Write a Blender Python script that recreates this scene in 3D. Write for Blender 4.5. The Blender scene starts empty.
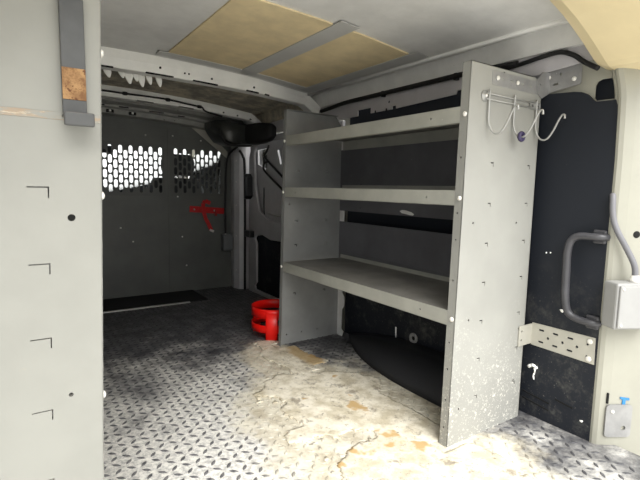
import bpy, bmesh, math, random
from mathutils import Vector, Matrix, noise
from mathutils.geometry import delaunay_2d_cdt
random.seed(7)
C = bpy.context.scene.collection
SC = bpy.context.scene
PI = math.pi

# ------------------------------------------------------------------ materials
def lin(c):
    return tuple(((v/255)/12.92 if v/255 <= .04045 else (((v/255)+.055)/1.055)**2.4) for v in c) + (1,)

class NT:
    def __init__(s, name):
        s.m = bpy.data.materials.new(name); s.m.use_nodes = True
        s.t = s.m.node_tree; s.n = s.t.nodes; s.l = s.t.links
        s.b = s.n['Principled BSDF']; s.out = s.n['Material Output']
        s.geo = s.n.new('ShaderNodeNewGeometry')
    def noise(s, scale, detail=4, rough=.6, vec=None):
        t = s.n.new('ShaderNodeTexNoise'); t.inputs['Scale'].default_value = scale
        t.inputs['Detail'].default_value = detail; t.inputs['Roughness'].default_value = rough
        s.l.new(vec if vec is not None else s.geo.outputs['Position'], t.inputs['Vector']); return t.outputs['Fac']
    def stretch(s, sx, sy, sz):
        t = s.n.new('ShaderNodeVectorMath'); t.operation = 'MULTIPLY'; t.inputs[1].default_value = (sx, sy, sz)
        s.l.new(s.geo.outputs['Position'], t.inputs[0]); return t.outputs[0]
    def ramp(s, fac, a, b, ca=0, cb=1):
        t = s.n.new('ShaderNodeMapRange'); t.inputs[1].default_value = a; t.inputs[2].default_value = b
        t.inputs[3].default_value = ca; t.inputs[4].default_value = cb; t.interpolation_type = 'SMOOTHSTEP'
        s.l.new(fac, t.inputs[0]); return t.outputs[0]
    def math(s, op, a, b=None):
        t = s.n.new('ShaderNodeMath'); t.operation = op
        for i, v in enumerate((a, b)):
            if v is None: continue
            if isinstance(v, (int, float)): t.inputs[i].default_value = v
            else: s.l.new(v, t.inputs[i])
        return t.outputs[0]
    def mix(s, fac, a, b):
        t = s.n.new('ShaderNodeMix'); t.data_type = 'RGBA'
        for i, v in ((0, fac), (6, a), (7, b)):
            if isinstance(v, (int, float, tuple)): t.inputs[i].default_value = v
            else: s.l.new(v, t.inputs[i])
        return t.outputs[2]
    def axis(s, k):
        t = s.n.new('ShaderNodeSeparateXYZ'); s.l.new(s.geo.outputs['Position'], t.inputs[0]); return t.outputs[k]
    def color(s, c):
        if isinstance(c, tuple): s.b.inputs['Base Color'].default_value = c
        else: s.l.new(c, s.b.inputs['Base Color'])
        return s
    def rough(s, r, metal=0, spec=.5):
        if isinstance(r, (int, float)): s.b.inputs['Roughness'].default_value = r
        else: s.l.new(r, s.b.inputs['Roughness'])
        s.b.inputs['Metallic'].default_value = metal
        s.b.inputs['Specular IOR Level'].default_value = spec
        return s
    def bump(s, h, strength=.3, dist=.002):
        t = s.n.new('ShaderNodeBump'); t.inputs['Strength'].default_value = strength; t.inputs['Distance'].default_value = dist
        s.l.new(h, t.inputs['Height']); s.l.new(t.outputs[0], s.b.inputs['Normal']); return s

def paint(name, c, r=.5, var=.12, scale=6, specks=None, metal=0, speck_scale=90, thr=.70):
    t = NT(name)
    c = lin(c); d = tuple(v*(1-var) for v in c[:3])+(1,); e = tuple(min(1, v*(1+var)) for v in c[:3])+(1,)
    col = t.mix(t.ramp(t.noise(scale, 5), .3, .7), d, e)
    if specks:
        col = t.mix(t.ramp(t.noise(speck_scale, 3, .7), thr, thr+.05), col, lin(specks))
    t.color(col).rough(r, metal)
    t.bump(t.noise(220, 2), .08, .001)
    return t.m

def worn_panel(name, c, zlim, strength):
    """grey paint whose lower half is scuffed and flaked"""
    t = NT(name); c = lin(c)
    col = t.mix(t.ramp(t.noise(4, 5), .3, .7), tuple(v*.93 for v in c[:3])+(1,), tuple(min(1, v*1.06) for v in c[:3])+(1,))
    low = t.ramp(t.math('ADD', t.axis(2), t.math('MULTIPLY', t.noise(5, 3), .5)), zlim+.35, zlim-.1)
    fl = t.ramp(t.noise(75, 5, .7), .585, .63)
    fl2 = t.ramp(t.noise(160, 3, .7), .60, .66)
    f = t.math('MULTIPLY', t.math('MULTIPLY', t.math('MAXIMUM', fl, fl2), low), strength)
    col = t.mix(f, col, lin((236, 232, 222)))
    st = t.ramp(t.noise(9, 4, .6), .66, .74)
    col = t.mix(t.math('MULTIPLY', st, .35), col, lin((176, 160, 132)))
    t.color(col).rough(.55).bump(t.noise(150, 3), .1, .001)
    return t.m

def black_trim(name, c, dust=(120, 118, 112), dz=.5):
    t = NT(name); c = lin(c)
    low = t.ramp(t.axis(2), dz+.15, dz-.3)
    n1 = t.ramp(t.noise(14, 6, .75), .48, .75)
    n2 = t.ramp(t.noise(110, 4, .8), .62, .70)
    f = t.math('MULTIPLY', t.math('ADD', t.math('MULTIPLY', n1, .34), t.math('MULTIPLY', n2, .8)), low)
    col = t.mix(f, c, lin(dust))
    col = t.mix(t.math('MULTIPLY', t.ramp(t.noise(60, 4, .7), .72, .75), .6), col, lin(dust))
    t.color(col).rough(.62, 0, .35).bump(t.noise(300, 2), .15, .001)
    return t.m

M = {}
M['panel'] = worn_panel('grey_panel_paint', (150, 150, 145), .36, .6)
M['panelL'] = worn_panel('left_panel_paint', (138, 138, 132), .0, .3)
M['shelf'] = paint('grey_shelf_paint', (164, 164, 156), .5, .1, 7, (205, 203, 196), thr=.71)
M['shelftop'] = paint('shaded_shelf_top', (126, 124, 119), .5, .16, 9, (170, 168, 162), speck_scale=45, thr=.71)  # shelf paint darkened to stand in for shade on the pans; pale scuff specks
M['backp'] = paint('dark_grey_backpanel_paint', (98, 98, 102), .55, .14, 5, (160, 160, 160), speck_scale=40, thr=.74)
M['farp'] = paint('grey_far_panel_paint', (138, 139, 138), .5, .1, 7, (215, 214, 208), speck_scale=50, thr=.735)
M['bulk'] = paint('bulkhead_paint', (98, 100, 97), .5, .1, 5, (190, 190, 186), speck_scale=70, thr=.75)
M['bulkgrille'] = paint('bulkhead_grille_paint', (92, 94, 91), .5, .08)
M['white'] = paint('white_body_paint', (152, 151, 140), .35, .05, 5, (196, 186, 160), speck_scale=60, thr=.73)
M['cream'] = paint('cream_body_paint', (228, 212, 172), .4, .04)
M['roofw'] = paint('white_roof_paint', (220, 220, 218), .45, .07, 9, (120, 116, 108), speck_scale=45, thr=.74)
M['bow'] = paint('white_bow_paint', (240, 240, 236), .4, .05, 9, (120, 116, 108), speck_scale=55, thr=.76)
M['rail'] = paint('grey_rail_paint', (186, 184, 188), .4, .06, 8)
M['black'] = black_trim('black_trim_plastic', (27, 31, 39), (128, 126, 118))
M['arch'] = black_trim('black_arch_plastic', (46, 47, 51), (90, 90, 90), dz=.0)
M['blackr'] = paint('black_rubber', (24, 24, 25), .6, .2)
M['blackp'] = paint('black_gloss_plastic', (30, 31, 33), .28, .15)
M['handle'] = paint('scuffed_black_handle', (66, 66, 70), .38, .18, 14, (200, 198, 194), speck_scale=70, thr=.74)
M['galv'] = paint('galvanised_steel', (150, 150, 150), .42, .12, 22, (190, 190, 188), metal=.35, speck_scale=60, thr=.7)
M['galvl'] = paint('pale_bracket_steel', (180, 178, 168), .45, .06, 12, metal=.15)
M['alu'] = paint('aluminium', (196, 196, 192), .35, .1, 30, metal=.6)
M['wire'] = paint('chromed_wire', (168, 168, 166), .3, .06, metal=.35)
M['bolt'] = paint('bolt_white_zinc', (226, 224, 218), .35, .04, metal=.1)
M['dark'] = paint('dark_hole', (12, 12, 12), .9, 0)
M['red'] = paint('red_gloss_paint', (246, 24, 16), .35, .06)
M['reddark'] = paint('dark_red_paint', (196, 34, 36), .4, .12, 40, (210, 170, 160), speck_scale=120, thr=.72)
M['box'] = paint('grey_box_plastic', (150, 150, 149), .4, .05, 8, (240, 238, 230), speck_scale=70, thr=.70)
M['boxdark'] = paint('dark_grey_box_plastic', (112, 114, 116), .5, .05)
M['cable'] = paint('grey_cable_rubber', (112, 112, 117), .5, .08)
M['purple'] = paint('dark_purple_rubber', (52, 44, 78), .5, .1)
M['blue'] = paint('blue_tape', (48, 120, 176), .5, .1)
M['tan'] = paint('tan_insulation_board', (222, 204, 164), .8, .08, 12)
M['tape'] = paint('silver_grey_tape', (190, 190, 188), .45, .06)
M['header'] = paint('dull_header_paint', (150, 150, 146), .5, .15, 14, (60, 60, 58), speck_scale=30, thr=.66)
M['matwhite'] = paint('matt_white', (254, 254, 248), .8, .03)  # plain white for roof blobs, paint splashes and small header marks
M['seat'] = paint('charcoal_seat_fabric', (60, 61, 64), .9, .1)
M['ground'] = paint('pale_concrete', (200, 198, 192), .9, .06, 2)
M['door'] = paint('grey_door_paint', (188, 187, 190), .35, .07, 8)
M['mat'] = paint('black_rubber_mat', (30, 30, 31), .8, .15)
M['pod'] = paint('black_dusty_plastic', (44, 46, 44), .32, .2, 18, (110, 112, 106), speck_scale=60, thr=.68)

t = NT('mottled_roof_lining')
col = t.mix(t.ramp(t.noise(7, 6, .7), .38, .66), lin((140, 136, 126)), lin((206, 196, 174)))
col = t.mix(t.ramp(t.noise(40, 4, .7), .6, .72), col, lin((112, 108, 98)))
t.color(col).rough(.8).bump(t.noise(60, 4), .4, .004); M['lining'] = t.m

t = NT('rusty_steel')
col = t.mix(t.ramp(t.noise(60, 6, .7), .35, .62), lin((108, 74, 44)), lin((158, 124, 84)))
col = t.mix(t.ramp(t.noise(120, 4, .7), .56, .66), col, lin((88, 50, 22)))
t.color(col).rough(.8).bump(t.noise(200, 4), .3, .001); M['rust'] = t.m
M['steel'] = paint('dark_painted_steel', (66, 67, 67), .38, .14, 20, (150, 138, 116), speck_scale=90, thr=.72)

t = NT('seam_with_peeling_paint')
sv = t.stretch(22, 1, 120)
col = t.mix(t.ramp(t.noise(1, 5, .7, sv), .42, .6), lin((138, 138, 132)), lin((152, 134, 114)))
col = t.mix(t.ramp(t.noise(1.7, 4, .7, sv), .56, .66), col, lin((184, 172, 152)))
t.color(col).rough(.7).bump(t.noise(90, 3), .3, .001); M['seam'] = t.m

def floor_mat(name, raised):
    """tread plate: dark, with pale trodden-in dust and light painted in to the rear, beige residue where an old covering came off"""
    t = NT(name)
    x, y = t.axis(0), t.axis(1)
    def ell(cx, cy, rx, ry):
        a = t.math('DIVIDE', t.math('SUBTRACT', x, cx), rx); b = t.math('DIVIDE', t.math('SUBTRACT', y, cy), ry)
        return t.math('SUBTRACT', 1, t.math('SQRT', t.math('ADD', t.math('MULTIPLY', a, a), t.math('MULTIPLY', b, b))))
    # patchy dust; its ellipse also paints stronger light into the rear floor colour
    dust_lit = t.math('ADD', ell(.45, .9, .95, 1.15), t.math('MULTIPLY', t.math('SUBTRACT', t.noise(4.2, 7, .72), .5), 2.3))
    dust_lit = t.ramp(dust_lit, -.30, .50)
    fine = t.ramp(t.noise(55, 5, .8), .34, .62)
    dark = t.mix(t.ramp(t.noise(12, 5, .7), .35, .65), lin((58, 58, 62)), lin((104, 104, 106)))
    if raised:
        dust = t.mix(fine, lin((60, 61, 66)), lin((140, 139, 138)))
        base = t.mix(t.math('MULTIPLY', dust_lit, .6), lin((66, 66, 70)), dust)
    else:
        dust = t.mix(fine, lin((168, 167, 165)), lin((240, 237, 230)))
        base = t.mix(dust_lit, dark, dust)
    fld = t.math('MAXIMUM', t.math('MAXIMUM', ell(.98, 1.20, .40, .55), ell(1.0, 1.75, .16, .34)), ell(.92, .80, .38, .55))
    fld = t.math('ADD', fld, t.math('MULTIPLY', t.math('SUBTRACT', t.noise(7, 7, .68), .5), 1.1))
    mask = t.ramp(fld, -.12, .22)
    be = t.mix(t.ramp(t.noise(12, 6, .7), .35, .62), lin((186, 176, 154)), lin((232, 226, 208)))
    be = t.mix(t.ramp(t.noise(34, 5, .75), .57, .68), be, lin((132, 124, 112)))
    t.color(t.mix(t.math('MULTIPLY', mask, .92 if not raised else .75), base, be)).rough(.5, 0, .5)
    t.bump(t.noise(140, 4, .7), .35, .002)
    return t.m
M['floor'] = floor_mat('tread_plate_dusty_lit', False)
M['tread'] = floor_mat('tread_plate_raised_bars', True)
t = NT('dried_beige_residue')
be = t.mix(t.ramp(t.noise(11, 6, .7), .35, .62), lin((196, 186, 162)), lin((238, 231, 214)))
be = t.mix(t.ramp(t.noise(48, 6, .8), .55, .68), be, lin((140, 130, 114)))
be = t.mix(t.math('MULTIPLY', t.ramp(t.noise(9, 6, .75), .55, .63), .7), be, lin((134, 124, 110)))
be = t.mix(t.ramp(t.noise(5.5, 4, .6), .6, .66), be, lin((196, 166, 118)))
gx, gy = t.axis(0), t.axis(1)
o1 = t.math('ADD', t.math('POWER', t.math('DIVIDE', t.math('SUBTRACT', gx, 1.13), .06), 2), t.math('POWER', t.math('DIVIDE', t.math('SUBTRACT', gy, 1.78), .20), 2))
o1 = t.math('ADD', o1, t.math('MULTIPLY', t.noise(16, 5, .7), 1.2))
be = t.mix(t.math('MULTIPLY', t.ramp(o1, 1.6, .9), .8), be, lin((176, 146, 96)))
t.color(be).rough(.8).bump(t.noise(70, 5, .7), .6, .003); M['residue'] = t.m

def glass(name):
    t = NT(name); n = t.n
    tr = n.new('ShaderNodeBsdfTransparent'); tr.inputs[0].default_value = (.93, .96, .95, 1)
    gl = n.new('ShaderNodeBsdfGlossy'); gl.inputs['Roughness'].default_value = .02
    fr = n.new('ShaderNodeFresnel'); fr.inputs[0].default_value = 1.45
    mx = n.new('ShaderNodeMixShader')
    t.l.new(fr.outputs[0], mx.inputs[0]); t.l.new(tr.outputs[0], mx.inputs[1]); t.l.new(gl.outputs[0], mx.inputs[2])
    t.l.new(mx.outputs[0], t.out.inputs[0]); return t.m
M['glass'] = glass('window_glass')

# ------------------------------------------------------------------ mesh builder
ORG = {}
def area(p): return .5*sum(p[i][0]*p[(i+1) % len(p)][1]-p[(i+1) % len(p)][0]*p[i][1] for i in range(len(p)))
def inside(pt, poly):
    x, y = pt; r = False; n = len(poly)
    for i in range(n):
        x1, y1 = poly[i]; x2, y2 = poly[(i+1) % n]
        if (y1 > y) != (y2 > y) and x < (x2-x1)*(y-y1)/(y2-y1)+x1: r = not r
    return r

class MB:
    def __init__(s): s.v = []; s.f = []; s.mi = []; s.sm = []
    def add(s, verts, faces, mi=0, sm=False):
        o = len(s.v); s.v += [tuple(v) for v in verts]
        for f in faces: s.f.append([i+o for i in f]); s.mi.append(mi); s.sm.append(sm)
        return s
    def box(s, a, b, mi=0, rot=None, c=None):
        (x0, y0, z0), (x1, y1, z1) = a, b
        v = [Vector(p) for p in ((x0,y0,z0),(x1,y0,z0),(x1,y1,z0),(x0,y1,z0),(x0,y0,z1),(x1,y0,z1),(x1,y1,z1),(x0,y1,z1))]
        if rot is not None:
            c = Vector(c) if c is not None else (Vector(a)+Vector(b))/2
            v = [rot @ (p-c)+c for p in v]
        return s.add(v, [(0,3,2,1),(4,5,6,7),(0,1,5,4),(1,2,6,5),(2,3,7,6),(3,0,4,7)], mi)
    def tube(s, pts, r, seg=10, mi=0, closed=False, cap=True):
        pts = [Vector(p) for p in pts]; n = len(pts); rs = r if isinstance(r, (list, tuple)) else [r]*n
        tang = []
        for i in range(n):
            a = pts[i-1] if (i > 0 or closed) else pts[i]; b = pts[(i+1) % n] if (i < n-1 or closed) else pts[i]
            tang.append((b-a).normalized())
        up = Vector((0,0,1)) if abs(tang[0].z) < .9 else Vector((1,0,0))
        nrm = (up-tang[0]*up.dot(tang[0])).normalized(); V = []
        for i in range(n):
            nrm = (nrm-tang[i]*nrm.dot(tang[i])).normalized(); bn = tang[i].cross(nrm)
            for k in range(seg):
                a = 2*PI*k/seg; V.append(pts[i]+(nrm*math.cos(a)+bn*math.sin(a))*rs[i])
        F = []
        for i in range(n if closed else n-1):
            j = (i+1) % n
            for k in range(seg):
                l = (k+1) % seg; F.append((i*seg+k, i*seg+l, j*seg+l, j*seg+k))
        s.add(V, F, mi, True)
        if cap and not closed:
            s.add(V[:seg], [tuple(reversed(range(seg)))], mi); s.add(V[-seg:], [tuple(range(seg))], mi)
        return s
    def lathe(s, o, ax, prof, seg=16, mi=0):
        """prof: (radius, height) along ax from o"""
        o = Vector(o); ax = Vector(ax).normalized(); u = ax.orthogonal().normalized(); w = ax.cross(u); V = []; F = []
        for r, h in prof:
            for k in range(seg):
                a = 2*PI*k/seg; V.append(o+ax*h+(u*math.cos(a)+w*math.sin(a))*max(r, 1e-5))
        for i in range(len(prof)-1):
            for k in range(seg):
                l = (k+1) % seg; F.append((i*seg+k, i*seg+l, (i+1)*seg+l, (i+1)*seg+k))
        return s.add(V, F, mi, True)
    def plate(s, o, u, v, outline, holes=(), th=.003, mi=0, warp=None, grid=0):
        """sheet with holes; o + a*u + b*v; thickness goes along -(u x v)"""
        o, u, v = Vector(o), Vector(u), Vector(v); n = u.cross(v).normalized()
        loops = [list(outline)]+[list(h) for h in holes]
        if area(loops[0]) < 0: loops[0].reverse()
        for h in loops[1:]:
            if area(h) > 0: h.reverse()
        P = []; E = []
        for L in loops:
            b = len(P); P += L; E += [(b+i, b+(i+1) % len(L)) for i in range(len(L))]
        if len(loops) == 1 and not grid:
            pts, tris = P, [tuple(range(len(P)))]
        else:
            r = delaunay_2d_cdt([Vector(p) for p in P], E, [], 0, 1e-7)
            pts = [tuple(p) for p in r[0]]; tris = []
            for f in r[2]:
                c = (sum(pts[i][0] for i in f)/len(f), sum(pts[i][1] for i in f)/len(f))
                if inside(c, loops[0]) and not any(inside(c, h) for h in loops[1:]): tris.append(tuple(f))
        def w(p, d):
            q = o+u*p[0]+v*p[1]-n*d
            return warp(q) if warp else q
        s.add([w(p, 0) for p in pts], tris, mi)
        s.add([w(p, th) for p in pts], [tuple(reversed(f)) for f in tris], mi)
        for L in loops:
            k = len(L)
            s.add([w(p, 0) for p in L]+[w(p, th) for p in L], [(i, i+k, (i+1) % k+k, (i+1) % k) for i in range(k)], mi)
        return s
    def loft(s, secs, mi=0, sm=True, cap=True):
        n = len(secs[0]); V = [p for q in secs for p in q]; F = []
        for i in range(len(secs)-1):
            for k in range(n):
                l = (k+1) % n; F.append((i*n+k, i*n+l, (i+1)*n+l, (i+1)*n+k))
        s.add(V, F, mi, sm)
        if cap:
            s.add(secs[0], [tuple(reversed(range(n)))], mi); s.add(secs[-1], [tuple(range(n))], mi)
        return s
    def shear(s, f): s.v = [tuple(f(Vector(p))) for p in s.v]; return s
    def obj(s, name, mats, parent=None, bevel=0, origin=None, fix=True):
        if not isinstance(mats, (list, tuple)): mats = [mats]
        me = bpy.data.meshes.new(name)
        if parent is not None: org = ORG[parent.name]
        elif origin is not None: org = Vector(origin)
        else:
            lo = [min(p[i] for p in s.v) for i in range(3)]; hi = [max(p[i] for p in s.v) for i in range(3)]
            org = Vector(((lo[0]+hi[0])/2, (lo[1]+hi[1])/2, lo[2]))
        me.from_pydata([tuple(Vector(p)-org) for p in s.v], [], s.f)
        for m in mats: me.materials.append(m)
        me.polygons.foreach_set('material_index', s.mi); me.polygons.foreach_set('use_smooth', s.sm)
        bm = bmesh.new(); bm.from_mesh(me); bmesh.ops.remove_doubles(bm, verts=bm.verts, dist=1e-6)
        if fix: bmesh.ops.recalc_face_normals(bm, faces=bm.faces)
        bm.to_mesh(me); bm.free()
        ob = bpy.data.objects.new(name, me); C.objects.link(ob)
        if parent is not None: ob.parent = parent
        else: ob.location = org
        ORG[ob.name] = org.copy()
        if bevel:
            b = ob.modifiers.new('bevel', 'BEVEL'); b.width = bevel; b.segments = 2; b.limit_method = 'ANGLE'; b.angle_limit = math.radians(50)
        return ob

def tag(o, label, cat, group=None, kind=None):
    o['label'] = label; o['category'] = cat
    if group: o['group'] = group
    if kind: o['kind'] = kind
    return o
def thing(name, label, cat, loc, group=None):
    o = bpy.data.objects.new(name, None); C.objects.link(o); o.location = loc; o.empty_display_size = .05
    ORG[o.name] = Vector(loc); return tag(o, label, cat, group)
def struct(mb, name, mats, bevel=0, **k):
    o = mb.obj(name, mats, bevel=bevel, **k); o['kind'] = 'structure'; return o
def repart(src, parent, delta):
    """another copy of a part, moved by delta, sharing its mesh"""
    c = src.copy(); C.objects.link(c); c.parent = parent; c.location = Vector(src.location)+Vector(delta); return c
def circ(x, y, r, n=10): return [(x+r*math.cos(2*PI*i/n), y+r*math.sin(2*PI*i/n)) for i in range(n)]
def rect(x0, y0, x1, y1): return [(x0,y0),(x1,y0),(x1,y1),(x0,y1)]
def rrect(x0, y0, x1, y1, r, n=4):
    o = []
    for cx, cy, a in ((x1-r,y1-r,0),(x0+r,y1-r,90),(x0+r,y0+r,180),(x1-r,y0+r,270)):
        for i in range(n+1):
            t = math.radians(a+90*i/n); o.append((cx+r*math.cos(t), cy+r*math.sin(t)))
    return o
def slot(x, y, w, h, n=3): return rrect(x-w/2, y-h/2, x+w/2, y+h/2, min(w, h)/2*.999, n)
def smooth(pts, k=6):
    P = [Vector(p) for p in pts]; o = []
    for i in range(len(P)-1):
        a = P[max(i-1, 0)]; b = P[i]; c = P[i+1]; d = P[min(i+2, len(P)-1)]
        for j in range(k):
            t = j/k
            o.append(.5*((2*b)+(c-a)*t+(2*a-5*b+4*c-d)*t*t+(3*b-a-3*c+d)*t**3))
    return o+[P[-1]]
def bolt_mb(o, ax, r=.007, h=.005):
    return MB().lathe(o, ax, [(0,-.001),(r,-.001),(r,h*.35),(r*.75,h*.8),(r*.35,h),(0,h)], 12)

# ------------------------------------------------------------------ setting: van shell
XC, XR, XL = .62, 1.52, -.28          # van centre line, right and left inner side
Y0, YB = .46, 3.40                     # rear sill, bulkhead
# floor: sheet + raised lozenges in one mesh
mb = MB()
mb.box((XL-.05, Y0, -.05), (XR+.05, YB+1.5, 0), 0)
p = .034; ny = int((YB-.5)/p); nx = int((XR-XL)/p)
for j in range(ny):
    for i in range(nx):
        cx = XL+(i+.5)*p; cy = .5+(j+.5)*p; a = math.radians(45 if (i+j) % 2 else -45)+.08
        if cx > XR-.02: continue
        ca, sa = math.cos(a), math.sin(a); L, Wd, hh = .0150, .0052, .0022
        q = lambda u, w, z: (cx+u*ca-w*sa, cy+u*sa+w*ca, z)
        mb.add([q(-L,0,.0002), q(-L*.3,-Wd,.0002), q(L*.3,-Wd,.0002), q(L,0,.0002), q(L*.3,Wd,.0002), q(-L*.3,Wd,.0002),
                q(-L*.6,0,hh), q(-L*.2,-Wd*.5,hh), q(L*.2,-Wd*.5,hh), q(L*.6,0,hh), q(L*.2,Wd*.5,hh), q(-L*.2,Wd*.5,hh)],
               [(0,1,7,6),(1,2,8,7),(2,3,9,8),(3,4,10,9),(4,5,11,10),(5,0,6,11),(6,7,8,9,10,11)], 1)
struct(mb, 'floor', [M['floor'], M['tread']], fix=False, origin=(XC, 1.9, 0))

# roof skin profile (x, z) right half; mirrored for the left
half = [(XC,1.387),(.75,1.382),(.9,1.375),(1.1,1.360),(1.316,1.336),(1.395,1.326),(1.412,1.318),(1.418,1.338),(1.468,1.330),(1.481,1.262),(1.500,1.258)]
lefth = [(-.26,1.250),(-.24,1.255),(-.21,1.285),(-.17,1.318),(-.10,1.342),(.08,1.370),(.22,1.382),(.36,1.389),(.50,1.389)]
prof = lefth+half
def zroof(x):
    for (x0, z0), (x1, z1) in zip(prof, prof[1:]):
        if x0 <= x <= x1: return z0+(z1-z0)*(x-x0)/(x1-x0)
    return 1.25
def roof_strip(ya, yb, dz=.0, th=.012, xa=None, xb=None, sa=0, sb=0):
    mb = MB(); P = prof
    if xa is not None:
        xs = sorted([xa, xb]+[x for x, z in prof if xa < x < xb]); P = [(x, zroof(x)) for x in xs]
    lo = [(x, z-dz) for x, z in P]; hi = [(x, z-dz+th) for x, z in P]
    loop = lo+hi[::-1]
    return mb.loft([[(x, ya, z-sa) for x, z in loop], [(x, yb, z-sb) for x, z in loop]], sm=False)
struct(roof_strip(.70, 2.30), 'ceiling', M['roofw'])
struct(roof_strip(2.30, 3.02, sb=.024), 'ceiling.001', M['lining'])
struct(roof_strip(3.02, 4.45, sa=.024, sb=.01), 'ceiling.002', M['roofw'])
# low ridge beads pressed into the roof skin along the side
mb = MB()
for s in (1, -1):
    X = lambda x: x if s > 0 else 2*XC-x
    mb.tube([(X(1.405), .75, 1.322), (X(1.405), 2.25, 1.322)], .008, 8)
struct(mb, 'trim_1', M['roofw'])

def bow(name, ya, yb, drop, holes, mats, off=0):
    """hat-section roof bow across the van, following the roof curve, with slots along its lower edge"""
    mb = MB(); n = 36; secs = []
    for i in range(n+1):
        x = (2*XC-1.49)+(1.49-(2*XC-1.49))*i/n; z = zroof(min(x, 1.41))-max(0, x-1.41)*.75-off
        d = drop*(1-.3*max(0, x-.7)/.8)
        secs.append([(x, ya-.02, z+.002), (x, ya, z-d*.45), (x, ya+.012, z-d), (x, yb-.012, z-d), (x, yb, z-d*.45), (x, yb+.02, z+.002)])
    mb.loft(secs, 0, False)
    for x, w, hgt, k in holes:                       # k = fraction down the rear face
        z = zroof(min(x, 1.41))-off-drop*(1-.3*max(0, x-.7)/.8)*(.45+.55*k); y = ya+.012*k
        dzdx = (zroof(x+.02)-zroof(x-.02))/.04
        r = Matrix.Rotation(-math.atan(dzdx), 3, 'Y')
        mb.box((x-w/2, y-.0015, z-hgt/2), (x+w/2, y+.006, z+hgt/2), 1, rot=r)
    return struct(mb, name, mats, bevel=.004)
bow('trim_2', 2.235, 2.325, .075,
    [(.37,.06,.010,.94),(.60,.13,.010,.94),(.82,.13,.010,.94),(1.075,.075,.011,.92),(1.16,.03,.011,.9),(.60,.012,.013,.2),(.715,.010,.011,.3),(.735,.010,.011,.3),(.85,.012,.013,.35),(1.08,.013,.013,.3),(1.42,.012,.014,.4)],
    [M['bow'], M['dark']])
bow('trim_3', 2.945, 3.035, .056,
    [(.7,.10,.006,.95),(.95,.10,.006,.95),(1.2,.012,.012,.4),(1.3,.012,.012,.4),(1.4,.02,.012,.5)], [M['bow'], M['dark']], off=.024)
# header at the bulkhead, darker, with press marks
mb = MB(); n = 24; secs = []
for i in range(n+1):
    x = XL+.02+(XR-XL-.04)*i/n; z = zroof(x)-.024
    secs.append([(x, 3.20, z+.001), (x, 3.22, z-.035), (x, 3.28, z-.045), (x, 3.285, z-.062), (x, 3.31, z-.066), (x, 3.315, z-.10), (x, 3.42, z-.105), (x, 3.42, z+.001)])
mb.loft(secs, 0, False)
for x, w in ((.50,.05),(.64,.06),(.85,.10),(1.02,.05)):
    mb.box((x-w/2, 3.281, zroof(x)-.024-.058), (x+w/2, 3.30, zroof(x)-.024-.049), 1)
for x in (.56, .70):
    mb.box((x-.024, 3.311, zroof(x)-.118), (x+.024, 3.318, zroof(x)-.092), 1)
    mb.box((x-.007, 3.309, zroof(x)-.112), (x+.007, 3.314, zroof(x)-.098), 2)
struct(mb, 'trim_4', [M['header'], M['dark'], M['matwhite']], bevel=.003)

# side walls: black plastic lining up to the rail, painted rail above, outer skin
def side(s):
    X = (lambda x: x) if s > 0 else (lambda x: 2*XC-x)
    mb = MB(); u = (0, 1, 0); v = (0, 0, 1)
    # rail strip above the lining, with notches along its lower edge
    out = [(.66,1.262),(.66,1.215),(.93,1.195),(1.22,1.188),(1.225,1.200),(1.25,1.200),(1.255,1.186)]
    out += [(1.60,1.176),(1.60,1.190),(1.625,1.190),(1.625,1.176),(1.66,1.176),(1.66,1.186),(1.675,1.186),(1.675,1.176),(1.74,1.176),(1.74,1.186),(1.755,1.186),(1.755,1.176),(1.78,1.176),(1.78,1.203),(1.88,1.203),(1.88,1.174)]
    out += [(3.40,1.165),(3.40,1.262)]
    mb.plate((X(1.497), 0, 0), u, v, out[::-1], [circ(1.65,1.213,.007), rect(1.19,1.213,1.21,1.233)], .004)
    return mb, X
mb, X = side(1); struct(mb, 'trim_5', M['rail'])
mb, X = side(-1); struct(mb, 'trim_6', M['rail'])
# right lining, from the rear pillar to the sliding door
mb = MB()
lin_out = [(.655,.0),(1.98,.0),(1.98,1.24),(.96,1.24),(.935,1.150),(.909,1.134),(.80,1.127),(.775,1.122),(.757,1.112),(.742,1.096),(.730,1.086),(.70,1.085),(.672,1.084),(.660,1.05),(.655,.9)]
mb.plate((XR+.012, 0, 0), (0,1,0), (0,0,1), lin_out[::-1], [], .012)
mb.v = [(x, y, z) for x, y, z in mb.v]
for zz, ya, yb in ((.075,.80,.90),(.05,.80,.90),(.09,.72,.78)): mb.box((XR-.003, ya, zz), (XR, yb, zz+.004), 1, rot=Matrix.Rotation(.12, 3, 'X'))
def splash(pts, r0, seed):
    # splash of white paint dried on the lining: short thick strokes
    rnd = random.Random(seed)
    for (y, z), (y2, z2) in zip(pts, pts[1:]):
        mb.tube([(XR-.0002, y, z), (XR-.0002, (y+y2)/2+rnd.uniform(-.002,.002), (z+z2)/2), (XR-.0002, y2, z2)], [r0*rnd.uniform(.8,1.2), r0, r0*.7], 6, 2)
splash([(.884,.178),(.874,.187),(.858,.186),(.853,.178)], .0062, 1)
splash([(.862,.180),(.860,.160),(.864,.150),(.861,.136)], .0034, 1)
splash([(.782,.412),(.776,.404)], .006, 2); splash([(.852,.596),(.848,.596)], .003, 3); splash([(.838,.598),(.834,.597)], .003, 4)
splash([(1.570,.139),(1.568,.085)], .004, 5); splash([(.69,.06),(.686,.055)], .005, 6)
wr = struct(mb, 'wall_right', [M['black'], M['dark'], M['matwhite']])
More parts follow.
